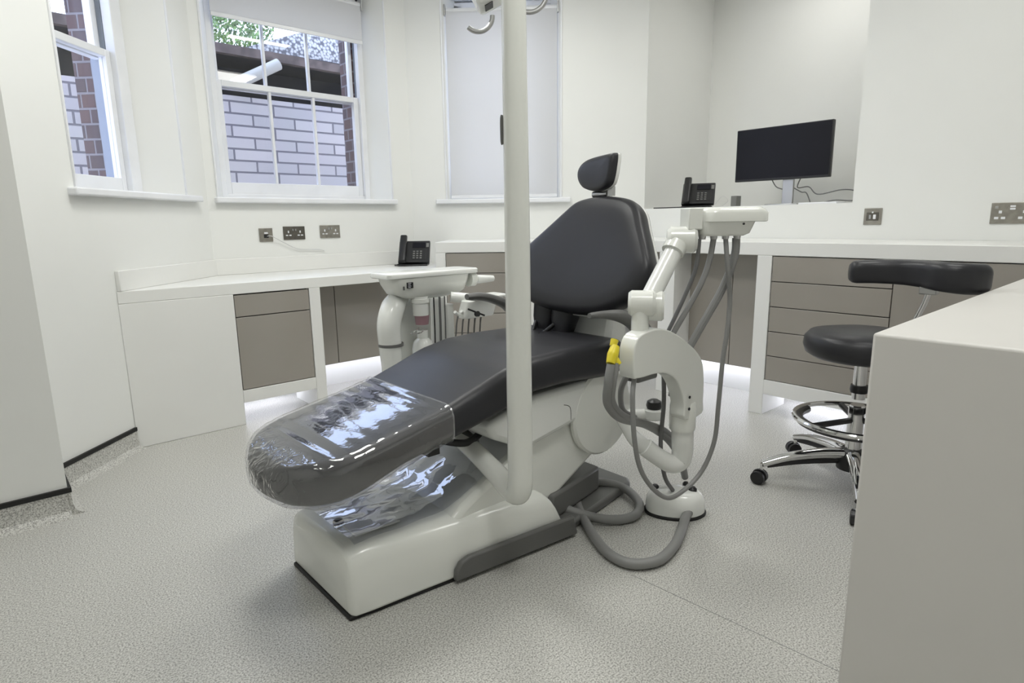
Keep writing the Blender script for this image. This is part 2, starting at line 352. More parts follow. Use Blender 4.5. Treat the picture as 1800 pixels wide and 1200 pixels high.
# ------------------------------------------------------------------ windows
def window(P, n0, sa, sb, ga, gb, zb, zrail, ztop, nm, bars, frame_n=.16):
    w = thing('window_%d' % nm, (*P((sa + sb) / 2, n0 - .05), ZS), kind='structure')
    def B(s0, s1, na, nb, z0, z1):
        return prism([P(s0, na), P(s1, na), P(s1, nb), P(s0, nb)], z0, z1)
    # box frame
    ob('window_frame', join(B(sa, ga - .035, n0 - .05, n0, ZS, ztop + .1), B(gb + .035, sb, n0 - .05, n0, ZS, ztop + .1), B(sa, sb, n0 - .05, n0 + .12, ztop + .05, ztop + .12), B(sa, sb, n0 - .03, n0 + .12, ZS, zb - .07)), 'gloss_paint', w, bevel=.004)
    ob('outer_lining', join(B(sa, ga - .034, n0 + .001, n0 + .085, ZS, ztop + .1), B(gb + .034, sb, n0 + .001, n0 + .085, ZS, ztop + .1)), 'frame_shade', w)
    # lower sash (inner), upper sash (outer)
    lo = ob('lower_sash', join(B(ga - .035, ga, n0 - .02, n0 + .02, zb - .075, zrail + .035), B(gb, gb + .035, n0 - .02, n0 + .02, zb - .075, zrail + .035), B(ga, gb, n0 - .02, n0 + .02, zb - .075, zb), B(ga, gb, n0 - .02, n0 + .02, zrail, zrail + .035)), 'gloss_paint', w, bevel=.003)
    upn = n0 + .045
    us = ob('upper_sash', join(B(ga - .035, ga, upn - .02, upn + .02, zrail - .005, ztop + .05), B(gb, gb + .035, upn - .02, upn + .02, zrail - .005, ztop + .05), B(ga, gb, upn - .02, upn + .02, zrail - .005, zrail + .035), B(ga, gb, upn - .02, upn + .02, ztop, ztop + .05)), 'gloss_paint', w, bevel=.003)
    for i in range(1, bars):
        s = ga + (gb - ga) * i / bars
        ob('glazing_bar', B(s - .009, s + .009, n0 - .015, n0 + .015, zb, zrail), 'gloss_paint', lo, bevel=.004)
        ob('glazing_bar', B(s - .009, s + .009, upn - .015, upn + .015, zrail + .035, ztop), 'gloss_paint', us, bevel=.004)
    ob('pane', B(ga, gb, n0 - .002, n0 + .002, zb, zrail), 'glass', lo, smooth=0)
    ob('pane', B(ga, gb, upn - .002, upn + .002, zrail + .035, ztop), 'glass', us, smooth=0)
    return w, B
w1, B1 = window(P1, TO, .405, .985, .52, .872, 1.298, 1.876, 2.47, 1, 1)
w2, B2 = window(P2, TO, .132, 1.154, .202, 1.078, 1.318, 1.886, 2.47, 2, 3)
w3, B3 = window(P3, TO, .325, 1.02, .43, .92, 1.318, 1.87, 2.47, 3, 2)
for w, P, a, b in ((w1, P1, .27, 1.215), (w2, P2, .04, 1.262), (w3, P3, .18, 1.16)):
    ob('window_sill', prism([P(a, -.045), P(b, -.045), P(b, TO - .05), P(a, TO - .05)], ZS - .03, ZS + .004), 'gloss_paint', w, bevel=.008, seg=3)
# beads round the reveals
for w, P, a, b in ((w1, P1, .321, 1.114), (w2, P2, .066, 1.237), (w3, P3, .262, 1.085)):
    ob('reveal_bead', join(prism([P(a - .012, -.008), P(a, -.008), P(a, .004), P(a - .012, .004)], ZS, ZT), prism([P(b, -.008), P(b + .012, -.008), P(b + .012, .004), P(b, .004)], ZS, ZT)), 'gloss_paint', w, bevel=.003)

# roller blinds
def blind(P, sa, sb, n, zb, ztop, label, nx):
    t = thing('roller_blind', (*P((sa + sb) / 2, n), zb), label, 'blind')
    ob('fabric', prism([P(sa, n - .0006), P(sb, n - .0006), P(sb, n + .0006), P(sa, n + .0006)], zb, ztop), 'blind', t, smooth=0)
    ob('bottom_bar', prism([P(sa, n - .006), P(sb, n - .006), P(sb, n + .006), P(sa, n + .006)], zb - .012, zb + .012), 'gloss_paint', t, bevel=.003)
    d = Vector((*P(1, 0), 0)) - Vector((*P(0, 0), 0))
    ob('roller_tube', lathe([(.022, 0), (.022, sb - sa)], (*P(sa, n + .02), ztop), d), 'gloss_paint', t)
    for s in (sa - .012, sb):
        ob('bracket', prism([P(s, n - .012), P(s + .01, n - .012), P(s + .01, n + .05), P(s, n + .05)], ztop - .035, ztop + .04), 'alu', t, bevel=.003)
blind(P2, .15, 1.122, .09, 2.262, 2.50, 'white roller blind rolled most of the way up over the clear three-pane window', 2)
blind(P3, .285, 1.063, .03, ZS + .02, 2.50, 'white roller blind pulled fully down over the right-hand bay window', 3)

# ------------------------------------------------------------------ outside
ob('garden_wall', box(-1.5, 4.4, 5.4, 5.6, 0, 2.09), 'block', label='grey painted blockwork wall seen outside through the bay windows', cat='wall')
sh = thing('lean_to', (2.2, 5.6, 2.09), 'dark open lean-to shelter standing above the outside block wall', 'shelter')
ob('shade_backing', join(box(-1.5, 4.4, 6.1, 6.15, 1.5, 2.6), box(-1.5, 4.4, 5.5, 6.1, 2.091, 2.10)), 'dark_void', sh)  # dark sheets painted as the shaded void under the roof
ob('eaves_board', xf(box(-1.5, 4.4, 5.36, 5.42, 2.40, 2.47), lambda x, y, z: (x, y, z - .012 * (x - 1.7))), 'brown', sh)
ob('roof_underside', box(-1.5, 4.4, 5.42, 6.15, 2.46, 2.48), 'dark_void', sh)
ob('pebbledash_gable', xzprism([(1.93, 2.474), (4.4, 2.44), (4.4, 3.3), (2.78, 2.80), (2.38, 2.66)], 5.425, 5.7), 'pebble', label='grey pebbledashed gable wall rising behind the lean-to eaves', cat='wall')
ob('downpipe', tube([(1.80, 5.33, 2.16), (2.18, 5.33, 2.37)], .045, 14, 1, smooth=False), 'pipe', label='cream plastic pipe running diagonally under the lean-to eaves', cat='pipe')
def tree():
    t = thing('tree', (2.75, 8.2, 0), 'leafy green tree beyond the outside wall, at top left of the centre window', 'tree')
    ob('trunk', tube([(2.75, 8.2, 0), (2.8, 8.25, 1.5), (2.75, 8.2, 3.1)], [.12, .09, .05]), 'brown', t)
    V, F = [], []
    for i in range(2600):
        a = random.random() * 6.28; b = math.acos(random.uniform(-1, 1)); r = random.uniform(.25, 1) ** .5
        c = Vector((2.78 + .50 * r * math.sin(b) * math.cos(a), 8.2 + .6 * r * math.sin(b) * math.sin(a), 3.36 + .42 * r * math.cos(b)))
        n = Vector((random.uniform(-1, 1), random.uniform(-1, 1), random.uniform(-.3, 1))).normalized(); e = n.orthogonal().normalized() * random.uniform(.02, .04); g = n.cross(e)
        k = len(V); V += [c - e, c - g * .5, c + e, c + g * .5]; F.append([k, k + 1, k + 2, k + 3])
    ob('crown', (V, F), 'foliage', t, smooth=0)
tree()
ob('ground_outside', box(-3, 6, 4.5, 12, -.08, -.02), 'brown', kind='structure')

# ------------------------------------------------------------------ fitted joinery, left run
LT = .76
ob('worktop', prism([(.498, 3.296), (2.28, 3.296), (2.70, 3.716), (2.512, 3.904), (1.108, 3.904)], LT - .058, LT), 'corian', bevel=.003, origin=(1.4, 3.6, LT),
   label='white worktop along the left bay wall, the lower one carrying the desk phone', cat='worktop')
ob('upstand', join(prism([(.502, 3.302), (.517, 3.290), (1.114, 3.888), (1.106, 3.904)], LT, LT + .095), prism([(1.106, 3.890), (2.51, 3.890), (2.51, 3.905), (1.106, 3.905)], LT, LT + .095)), 'corian', bevel=.003, origin=(1.1, 3.9, LT),
   label='white upstand strip along the back of the left worktop', cat='upstand')
u = thing('drawer_unit', (1.0, 3.5, 0), 'white framed unit with one shallow and one deep taupe drawer, below the left sockets', 'drawer unit')
FY = 3.296
ob('end_panel', prism([(.4975, FY), (1.008, FY), (1.008, FY + .5), (.998, 3.793)], .0, LT - .058), 'corian', u, bevel=.003)
ob('frame', join(box(1.008, 1.415, FY, FY + .31, .12, .187), box(1.415, 1.478, FY, FY + .31, 0, LT - .058)), 'corian', u, bevel=.002)
ob('carcass', box(1.01, 1.413, FY + .03, FY + .45, .19, LT - .06), 'gap', u)
d1 = ob('drawer', box(1.012, 1.411, FY + .004, FY + .028, .583, LT - .064), 'taupe', u, bevel=.0015)
d2 = ob('drawer', box(1.012, 1.411, FY + .004, FY + .028, .191, .578), 'taupe', u, bevel=.0015)
u = thing('cupboard', (1.9, 3.6, 0), 'taupe two-door cupboard set back under the left worktop, behind the cuspidor unit', 'cupboard')
ob('carcass', box(1.49, 2.2, 3.525, 3.88, .2, LT - .06), 'gap', u)
ob('door', box(1.3 + .19, 1.658, 3.5, 3.52, .197, LT - .06), 'taupe', u, bevel=.0015)
ob('door', box(1.662, 2.18, 3.5, 3.52, .197, LT - .06), 'taupe', u, bevel=.0015)
def led(name_loc, vf, label):
    t = ob('led_strip', vf, 'led', origin=name_loc, label=label, cat='led strip', smooth=0)
led((1.2, 3.6, .11), box(1.03, 1.40, 3.62, 3.64, .105, .117), 'lit LED strip under the white framed unit with two drawers, left wall')
led((1.8, 3.7, .19), box(1.52, 2.3, 3.62, 3.64, .183, .195), 'lit LED strip under the set-back cupboard on the left wall')
ob('plinth', box(1.01, 2.35, 3.74, 3.76, 0, .185), 'corian', origin=(1.5, 3.7, 0), label='white recessed plinth behind the lit floor gap of the left units', cat='plinth')

# ------------------------------------------------------------------ fitted joinery, right run (facet along the bay + straight run)
RT = .927; RX = 3.123; FB = .858
fa = (2.287, 3.309); fc = (3.123, 2.473)            # front line of the facet
ob('worktop', prism([fa, (2.70, 3.722), (3.706, 2.712), (3.706, -1.2), (RX, -1.2), (RX, 2.473)], FB, RT), 'corian', bevel=.003, origin=(3.4, 2, RT),
   label='long white worktop of the higher right-hand run, turning along the bay', cat='worktop')
def FP(s, n): return (fa[0] + Q * s + Q * n, fa[1] - Q * s + Q * n)
def FB_(s0, s1, n0, n1, z0, z1): return prism([FP(s0, n0), FP(s1, n0), FP(s1, n1), FP(s0, n1)], z0, z1)
u = thing('drawer_unit', (*FP(.4, .25), 0), 'white framed taupe drawer stack along the bay, partly behind the white lamp post', 'drawer unit')
ob('frame', join(FB_(0, .066, 0, .55, 0, FB), FB_(.066, .62, 0, .28, .115, .195), FB_(.62, .70, 0, .28, 0, FB)), 'corian', u, bevel=.002)
ob('carcass', FB_(.068, .618, .03, .45, .197, FB - .002), 'gap', u)
H5 = (FB - .198) / 5
for k in range(5): ob('drawer', FB_(.069, .617, .004, .028, .198 + H5 * k, .198 + H5 * (k + 1) - .004), 'taupe', u, bevel=.0015)
u = thing('cupboard', (3.0, 2.8, 0), 'taupe set-back cupboard in the worktop corner behind the chair backrest', 'cupboard')
ob('door', FB_(.72, 1.10, .18, .2, .2, FB - .003), 'taupe', u, bevel=.0015)
ob('carcass', FB_(.72, 1.1, .205, .5, .2, FB - .003), 'gap', u)
u = thing('cupboard', (3.4, 1.9, 0), 'taupe two-door cupboard set back behind the hanging grey hoses', 'cupboard')
ob('door', box(3.30, 3.32, 1.545, 1.774, .197, FB - .003), 'taupe', u, bevel=.0015)
ob('door', box(3.30, 3.32, 1.778, 2.40, .197, FB - .003), 'taupe', u, bevel=.0015)
ob('carcass', box(3.325, 3.69, 1.55, 2.38, .2, FB - .003), 'gap', u)
ob('frame_leg', box(RX, RX + .30, 2.052, 2.16, 0, FB), 'corian', u, bevel=.002)
u = thing('drawer_unit', (3.4, 1.1, 0), 'white framed unit with five wide taupe drawers behind the stool', 'drawer unit')
ob('frame', join(box(RX, RX + .27, 1.470, 1.548, 0, FB), box(RX, RX + .27, -.9, 1.470, .115, .195)), 'corian', u, bevel=.002)
ob('carcass', box(RX + .03, RX + .25, -.88, 1.468, .197, FB - .002), 'gap', u)
for k in range(5): ob('drawer', box(RX + .004, RX + .028, .906, 1.466, .198 + H5 * k, .198 + H5 * (k + 1) - .004), 'taupe', u, bevel=.0015)
u2_ = thing('cupboard', (3.2, .6, 0), 'tall taupe cupboard door right of the five drawers, behind the stool armrest', 'cupboard')
ob('door', box(RX + .004, RX + .028, .30, .902, .198, FB - .004), 'taupe', u2_, bevel=.0015)
ob('door', box(RX + .004, RX + .028, -.31, .296, .198, FB - .004), 'taupe', u2_, bevel=.0015)
led((3.4, 1.2, .11), box(3.40, 3.42, .1, 1.44, .10, .112), 'lit LED strip under the five-drawer unit behind the stool')
led((3.5, 2.0, .19), box(3.42, 3.44, 1.57, 2.30, .183, .195), 'lit LED strip under the set-back cupboard behind the hoses')
led((2.6, 3.2, .19), FB_(.1, 1.0, .3, .32, .183, .195), 'lit LED strip under the drawer stack along the bay')
ob('plinth', box(3.50, 3.52, -.8, 2.4, 0, .19), 'corian', origin=(3.5, 1, 0), label='white recessed plinth below the right-hand units behind the stool', cat='plinth')

# near unit on the right
u = thing('counter', (2.0, 0, 0), 'thick white counter at the right edge, nearest of all the units', 'counter')
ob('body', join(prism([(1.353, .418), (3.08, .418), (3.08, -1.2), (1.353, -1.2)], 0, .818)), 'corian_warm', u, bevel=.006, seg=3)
ob('recessed_basin', xf(lathe([(.20, 0), (.19, .0012), (.0, .0012)], (1.85, -.12, .8182)), lambda x, y, z: (x, y, z)), 'corian_warm', u)

# ------------------------------------------------------------------ ceiling panels
for x, y in ((0.9, 0.4), (2.5, 0.6), (1.0, 2.3), (2.3, 2.5), (-.7, .6)):
    t = thing('ceiling_light', (x, y, CEIL), 'square recessed white ceiling light panel above the surgery', 'ceiling light', 'ceiling light panels')
    ob('diffuser', box(x - .28, x + .28, y - .28, y + .28, CEIL - .012, CEIL - .006), 'panel', t)
    ob('light_frame', join(box(x - .3, x + .3, y - .3, y - .28, CEIL - .02, CEIL), box(x - .3, x + .3, y + .28, y + .3, CEIL - .02, CEIL), box(x - .3, x - .28, y - .28, y + .28, CEIL - .02, CEIL), box(x + .28, x + .3, y - .28, y + .28, CEIL - .02, CEIL)), 'gloss_paint', t)

t = thing('ceiling_light', (3.98, 1.75, CEIL), 'added unseen light panel that brightens the monitor niche', 'ceiling light')  # unseen fitting added to go with the niche fill lamp
ob('diffuser', box(3.74, 4.22, 1.51, 1.99, CEIL - .012, CEIL - .006), 'panel', t)  # part of the added unseen niche light panel
# ------------------------------------------------------------------ sockets
def plate(center, d, nrm, w, h, material, label, kind_='double'):
    """wall plate: d = direction along wall (x right as seen), nrm = out of the wall"""
    c = Vector(center); d = Vector(d); n = Vector(nrm)
    def fn(a, b, e): return c + d * a + n * e + Vector((0, 0, b))
    def Bx(a0, a1, b0, b1, e0, e1): return xf(box(a0, a1, b0, b1, e0, e1), fn)
    t = thing('wall_socket', center, label, 'socket')
    ob('plate', Bx(-w / 2, w / 2, -h / 2, h / 2, 0, .006), material, t, bevel=.002)
    def switch(a, b, ww=.008, hh=.013): ob('switch', Bx(a - ww / 2, a + ww / 2, b - hh / 2, b + hh / 2, .006, .010), 'alu', t, bevel=.001)
    def pin(a, b, ww, hh):
        ob('pin_hole', join(Bx(a - ww / 2, a + ww / 2, b - hh / 2, b + hh / 2, .006, .0072)), 'gloss_paint', t)
    if kind_ == 'double':
        for s in (-1, 1):
            switch(s * .009, .02); pin(s * w * .27, .008, .008, .014); pin(s * w * .27 - .011, -.014, .014, .007); pin(s * w * .27 + .011, -.014, .014, .007)
    elif kind_ == 'data':
        pin(0, .012, .022, .010); ob('module', Bx(-.014, .014, -.018, .004, .006, .010), 'black', t, bevel=.001)
    elif kind_ == 'fused':
        ob('module', Bx(-.03, .03, -.022, .022, .006, .009), 'steel_d', t, bevel=.001)
        ob('neon', Bx(-.004, .004, .018, .026, .006, .010), 'gloss_paint', t); switch(-.012, -.002, .010, .022); ob('fuse_holder', Bx(.004, .018, -.014, .010, .009, .013), 'gloss_paint', t, bevel=.002)
    elif kind_ == 'usb':
        for s in (-1, 1):
            pin(s * .045, .006, .012, .013); pin(s * .045 - .013, -.022, .016, .011); pin(s * .045 + .013, -.022, .016, .011); switch(s * .06, .028, .012, .012)
        for a, b, ww, hh in ((0, .032, .02, .008), (0, .020, .02, .008)): pin(a, b, ww, hh)
    return t
YW = 3.905
plate((1.425, YW, .992), (1, 0, 0), (0, -1, 0), .084, .084, 'steel', 'small square steel data socket with a white cable plugged in, leftmost on the bay wall', 'data')
plate((1.606, YW, 1.000), (1, 0, 0), (0, -1, 0), .142, .084, 'steel_d', 'dark nickel double socket, middle of three under the centre window')
plate((1.852, YW, 1.004), (1, 0, 0), (0, -1, 0), .142, .084, 'steel', 'pale steel double socket, rightmost of three under the centre window')
plate((XW, 1.203, 1.05), (0, -1, 0), (-1, 0, 0), .088, .088, 'steel', 'small steel fused switch plate on the right wall above the worktop', 'fused')
plate((XW, .607, 1.056), (0, -1, 0), (-1, 0, 0), .165, .098, 'steel', 'steel double socket with USB outlets at the right edge of the picture', 'usb')
ob('cable', tube([(1.43, YW - .010, .985), (1.45, YW - .03, .984), (1.50, YW - .02, .958), (1.60, YW - .012, .905), (1.68, YW - .01, .893), (1.76, YW - .01, .889), (1.80, YW - .008, .880)], .0022, 8), 'white_flex', origin=(1.6, YW, .9),
   label='thin white cable dangling from the small square data socket', cat='cable')

# ------------------------------------------------------------------ desk phones
def phone(o, ang, label, cord=True):
    o = Vector(o); R = Matrix.Rotation(ang, 3, 'Z')
    def fn(x, y, z): return o + R @ Vector((x, y, z))
    def tl(x, y, z):            # tilted face, x right, y up the face
        a = math.radians(48); return fn(x, -.06 + y * math.cos(a) - z * math.sin(a), .018 + y * math.sin(a) + z * math.cos(a))
    t = thing('desk_phone', o, label, 'phone')
    ob('base', xf(join(xzprism([(-.10, 0), (.10, 0), (.10, .012), (-.10, .012)], -.075, .09)), fn), 'black', t, bevel=.004)
    ob('body', join(xf(box(-.10, .115, 0, .19, -.012, .016), tl), xf(yzprism([(.0, .01), (.06, .01), (.065, .13), (.045, .13)], -.05, .05), fn)), 'black', t, bevel=.006)
    ob('display', xf(box(-.005, .085, .125, .172, .016, .019), tl), 'screen', t, bevel=.001)
    K = M['greybox']
    kp = ob('keypad', xf(box(-.01, .09, .02, .11, .015, .0175), tl), 'black', t)
    for r in range(4):
        for c in range(3):
            ob('key', xf(box(.000 + c * .024, .014 + c * .024, .028 + r * .019, .038 + r * .019, .017, .021), tl), 'greybox', kp, bevel=.001)
    ob('label_strip', xf(box(.09, .108, .13, .165, .016, .0175), tl), 'greybox', t)
    hs = xf(loft([[ (x, y, z) for x, z in rrect(.024, hh, .012, 3, -.068, zc)] for y, hh, zc in ((-.01, .017, .034), (.03, .019, .036), (.055, .012, .044), (.145, .012, .044), (.17, .019, .036), (.215, .017, .034))]), tl)
    ob('handset', hs, 'black', t, bevel=.003)
    if cord:
        pts = [(-.075, -.06, .02), (-.12, -.05, .006), (-.13, .0, .006), (-.09, -.10, .006), (.0, -.115, .006), (.05, -.09, .006)]
        ob('cord', tube([fn(*p) for p in pts], .004, 8), 'black', t)
    return t
phone((2.345, 3.66, LT), math.radians(-40), 'black desk phone on the lower left worktop in the bay corner')
ph2 = phone((3.835, 2.36, LZ), math.radians(-62), 'black desk phone standing on the niche ledge left of the monitor', False)
ob('cable', tube([(3.80, 2.20, LZ + .02), (3.80, 2.15, LZ + .07), (3.80, 2.11, LZ + .04), (3.80, 2.15, LZ + .006)], .0015, 8), 'white_flex', origin=(3.8, 2.15, LZ), label='thin loose white wire loop beside the phone on the ledge', cat='cable')
ob('phone_mat', box(3.72, 3.80, 2.25, 2.64, LZ, LZ + .008), 'black', origin=(3.76, 2.45, LZ), bevel=.003, label='flat black pad lying on the ledge edge under the phone', cat='pad')
ob('switch_box', box(3.79, 3.85, 2.045, 2.085, LZ, LZ + .068), 'greybox', origin=(3.82, 2.07, LZ), bevel=.003, label='small upright grey box on the ledge between phone and monitor', cat='box')

# ------------------------------------------------------------------ monitor
t = thing('monitor', (4.02, 1.83, LZ), 'black widescreen monitor on a silver stand in the wall niche', 'monitor')
MX = 4.0
ob('casing', box(MX, MX + .03, 1.560, 2.178, 1.292, 1.628), 'black', t, bevel=.004)
ob('screen', box(MX - .0015, MX, 1.567, 2.171, 1.306, 1.622), 'screen', t)
ob('stand', join(box(MX + .03, MX + .05, 1.79, 1.86, LZ + .01, 1.45), box(MX - .06, MX + .14, 1.72, 1.93, LZ, LZ + .012)), 'alu', t, bevel=.003)
for i, pts in enumerate(([(4.02, 1.93, 1.30), (4.03, 1.90, 1.25), (4.04, 1.85, 1.23)], [(4.02, 1.74, 1.30), (4.05, 1.77, 1.24), (4.05, 1.70, 1.24), (4.0, 1.62, 1.19), (3.98, 1.48, 1.21), (4.0, 1.40, 1.20), (3.98, 1.30, 1.15)], [(4.06, 1.80, 1.24), (4.04, 1.74, 1.21), (4.0, 1.69, 1.20), (3.98, 1.65, 1.13)], [(3.95, 1.58, 1.135), (3.95, 1.50, 1.15), (3.95, 1.42, 1.145), (3.95, 1.32, 1.14)])):
    ob('cable', tube(pts, .0035, 8), 'hose_d', t)
ob('document_tray', box(3.82, 3.95, 1.44, 1.66, LZ, LZ + .012), 'gloss_paint', origin=(3.9, 1.55, LZ), bevel=.003, label='flat white keyboard-like slab lying on the ledge right of the monitor stand', cat='keyboard')

# ------------------------------------------------------------------ dental chair
YC = 1.575
ch = thing('dental_chair', (1.25, YC, 0), 'large reclining dental chair with charcoal cushions on a white base', 'dental chair')
# base cover: plan widens towards the back
def base_cover():
    secs = []
    for x, hw, zt in ((.640, .175, .165), (.652, .192, .188), (.70, .200, .198), (.85, .215, .188), (1.0, .232, .182), (1.2, .252, .176), (1.38, .268, .170), (1.405, .266, .15)):
        secs.append([(x - (max(0, x - 1.2) / .2) * z * .42, YC + .005 + u, z) for u, z in [(-hw - .012, .012), (-hw - .006, .06), (-hw, zt - .045), (-hw + .012, zt - .018), (-hw + .035, zt - .004), (-hw + .07, zt), (0, zt + .004), (hw - .07, zt), (hw - .035, zt - .004), (hw - .012, zt - .018), (hw, zt - .045), (hw + .006, .06), (hw + .012, .012)]])
    return loft(secs)
ob('base_cover', base_cover(), 'plastic', ch, bevel=.01, seg=3, smooth=50)
def plan(x0, x1, a0, a1, z0, z1): return prism([(x0, YC - a0), (x1, YC - a1), (x1, YC + a1), (x0, YC + a0)], z0, z1)
ob('base_gasket', plan(.636, 1.41, .188, .286, .0, .0125), 'black_trim', ch, bevel=.004)
ob('floor_plate', join(prism([(1.38, YC - .275), (1.84, YC - .2), (1.87, YC - .17), (1.87, YC + .17), (1.84, YC + .2), (1.38, YC + .275)], 0, .035), prism([(1.38, YC - .22), (1.70, YC - .16), (1.70, YC + .16), (1.38, YC + .22)], .035, .13)), 'gplastic', ch, bevel=.012)
sk = []
for s in (-1, 1):
    sk = xzprism([(.945, .012), (.948, .045), (.965, .068), (.995, .078), (1.405, .078), (1.42, .01)], 0, .02)
    ob('skirt_panel', xf(sk, lambda x, y, z, s=s: (x, YC + s * (.232 + (x - .94) * .105 + y), z)), 'gplastic', ch, bevel=.006)
# moulded recess and glossy cover sheet on the base top
ob('pedal_plate', prism([(.70, YC - .12), (.84, YC - .13), (.84, YC + .13), (.70, YC + .12)], .196, .203), 'plastic', ch, bevel=.003)
ob('foot_button', lathe([(.016, 0), (.016, .006), (.010, .010)], (.70, YC - .02, .203)), 'black', ch)
def sheet_z(x): return lerp([(.67, .207), (.90, .205), (.96, .208), (1.02, .222), (1.30, .352), (1.52, .462)], x)[0]
secs = []
for i in range(24):
    x = .672 + .68 * i / 23
    secs.append([(x, YC + (-.17 + .34 * j / 16) , sheet_z(x) + .005 + .004 * math.sin(j * 1.3 + i * .5) * math.sin(i * .8) - (.02 if j in (0, 16) else 0) * .3) for j in range(17)])
V = [p for s in secs for p in s]; F = [[i * 17 + j, i * 17 + j + 1, (i + 1) * 17 + j + 1, (i + 1) * 17 + j] for i in range(23) for j in range(16)]
ob('plastic_sheet', (V, F), 'sheet', ch)
# lifting arm: sloping slab up to the pivot
ob('lift_arm', xzprism([(.96, .16), (1.02, .21), (1.30, .34), (1.52, .45), (1.70, .43), (1.74, .32), (1.70, .24), (1.60, .20), (1.42, .11), (1.30, .10)], YC - .20, YC + .20), 'plastic', ch, bevel=.02, seg=3)
for s in (-1, 1):
    ob('pivot_cover', lathe([(.158, 0), (.158, .014), (.150, .022), (.09, .027), (0, .029)], (1.64, YC + s * .205, .373), (0, s, 0), 36), 'plastic', ch)
# seat frame shell below the cushion
ob('seat_shell', xzprism([(1.10, .45), (1.30, .50), (1.78, .51), (1.80, .42), (1.70, .34), (1.50, .37), (1.26, .33), (1.12, .40)], YC - .225, YC + .225), 'plastic_b', ch, bevel=.02, seg=3)
ob('shell_seam', tube([(1.66, YC - .2252, .505), (1.64, YC - .2252, .45), (1.63, YC - .2252, .42), (1.58, YC - .2252, .40)], .0013, 6), 'gap', ch)
ob('shell_seam', tube([(1.43, YC - .2252, .445), (1.46, YC - .2252, .43), (1.465, YC - .2252, .385)], .001, 6), 'gap', ch)
ob('leg_frame', xzprism([(.86, .405), (1.14, .475), (1.14, .44), (.88, .385)], YC - .12, YC + .12), 'black', ch, bevel=.006)
ob('actuator', join(tube([(1.0, YC - .1, .40), (1.10, YC - .12, .37), (1.2, YC - .1, .40)], .012), box(.92, .96, YC - .17, YC - .12, .385, .41)), 'black', ch)
# seat and leg cushion
prof = [(.49, .440, .350), (.56, .462, .352), (.62, .472, .358), (.70, .487, .378), (.80, .506, .41), (.94, .536, .436), (1.06, .574, .462), (1.17, .612, .488), (1.28, .634, .520), (1.42, .640, .522), (1.60, .636, .508), (1.76, .636, .50)]
def cushion(x0, x1, off=0.0, n=46, wr=0.0, xs=None, tipx=.488):
    secs = []
    for x in (xs or [x0 + (x1 - x0) * (i / n) for i in range(n + 1)]):
        zt, zb = lerp(prof, x)
        tip = min(1, max(0, 1 - (x - tipx) / .20)); W = .243 * math.sqrt(max(.0, 1 - tip ** 2.2))
        if x > .9: W += .012 * min(1, (x - .9) / .4)
        e = max(0, (x - 1.66) / .10); W *= 1 - .25 * min(e, 1) ** 3
        hh = (zt - zb) / 2; hh *= min(1, .45 + .55 * math.sqrt(max(0, x - tipx) / .04)) * (1 - .35 * min(e, 1) ** 3); zc = (zt + zb) / 2
        ring = []
        for u, v in rrect(W + off, hh + off, min(.036, .9 * (hh + off)), 6):
            crown = (.004 if x < 1.0 else .008) * (1 - (u / (W + off)) ** 2) * (1 if v > 0 else 0)
            if v > 0 and x > 1.15: crown -= .014 * (1 - (u / (W + off)) ** 2) * min(1, (x - 1.15) / .2)
            w = 0
            if wr: w = wr * (math.sin(u * 61 + x * 47) * math.sin(x * 83 + v * 90) + .7 * math.sin(x * 140 + u * 20 + v * 150)) * (3.4 if x < .64 else 1)
            ring.append((x, YC + u, zc + v + crown + w))
        secs.append(ring)
    return secs
# pointed sampling near the tip
def cush_secs(x1, off, n, wr=0):
    x0 = .488 - off; xs = [x0 + .20 * (1 - math.cos(math.radians(5 + 85 * i / 18))) for i in range(19)]
    xs += [xs[-1] + (x1 - xs[-1]) * (i + 1) / n for i in range(n)]
    return cushion(0, 0, off, n, wr, xs, x0)
ob('seat_cushion', loft(cush_secs(1.77, 0, 44)), 'vinyl', ch, smooth=60)
sc = ch.children[-1] if False else [o for o in COL.objects if o.name.startswith('seat_cushion')][0]
ob('plastic_sleeve', loft(cush_secs(.957, .0050, 80, .0008), caps='start'), 'film', sc, smooth=60, label='crinkled clear plastic sleeve')
rim = cushion(.957, .958, .0055, 1)[0]
ob('sleeve_hem', tube(rim, .0022, 6, 1, closed=True, smooth=False), 'film', sc)
# backrest
TL = math.radians(22)
def bk(u, v, w): # u lateral (+Y), v up, w towards the sitter (-X)
    return (1.665 + v * math.sin(TL) - w * math.cos(TL), 1.545 + u, .715 + v * math.cos(TL) + w * math.sin(TL) * 1.0)
half = [(0, -.004), (.10, .0), (.20, .022), (.285, .075), (.332, .14), (.338, .19), (.305, .26), (.255, .33), (.205, .392), (.15, .430), (.075, .447)]
half = [(0, -.004), (.10, .0), (.20, .018), (.285, .065), (.338, .13), (.350, .185), (.318, .25), (.25, .335), (.19, .392), (.135, .428), (.07, .443)]
lobe = [(.10, .0), (.20, .018), (.285, .065), (.336, .13), (.338, .178), (.278, .245), (.196, .328), (.134, .390), (.09, .428), (.04, .444)]
outl = [(0, -.004)] + lobe + [(-.02, .449)] + [(-.09, .446), (-.168, .430), (-.222, .392), (-.262, .325), (-.310, .245), (-.345, .175), (-.332, .12), (-.285, .065), (-.20, .018), (-.10, 0)]
ob('backrest_cushion', pillow(outl, [(0.95, -.035), (.985, -.028), (1.0, -.012), (1.0, .008), (.985, .024), (.955, .035), (.90, .041), (.75, .044), (.5, .045), (.25, .045)], bk, 5, bend=.2), 'vinyl', ch, smooth=60)
ob('backrest_shell', pillow(outl, [(0.70, -.080), (.88, -.070), (.965, -.05), (.998, -.036), (1.004, -.028), (.97, -.02)], bk, 5, bend=.2), 'plastic_b', ch, smooth=60)
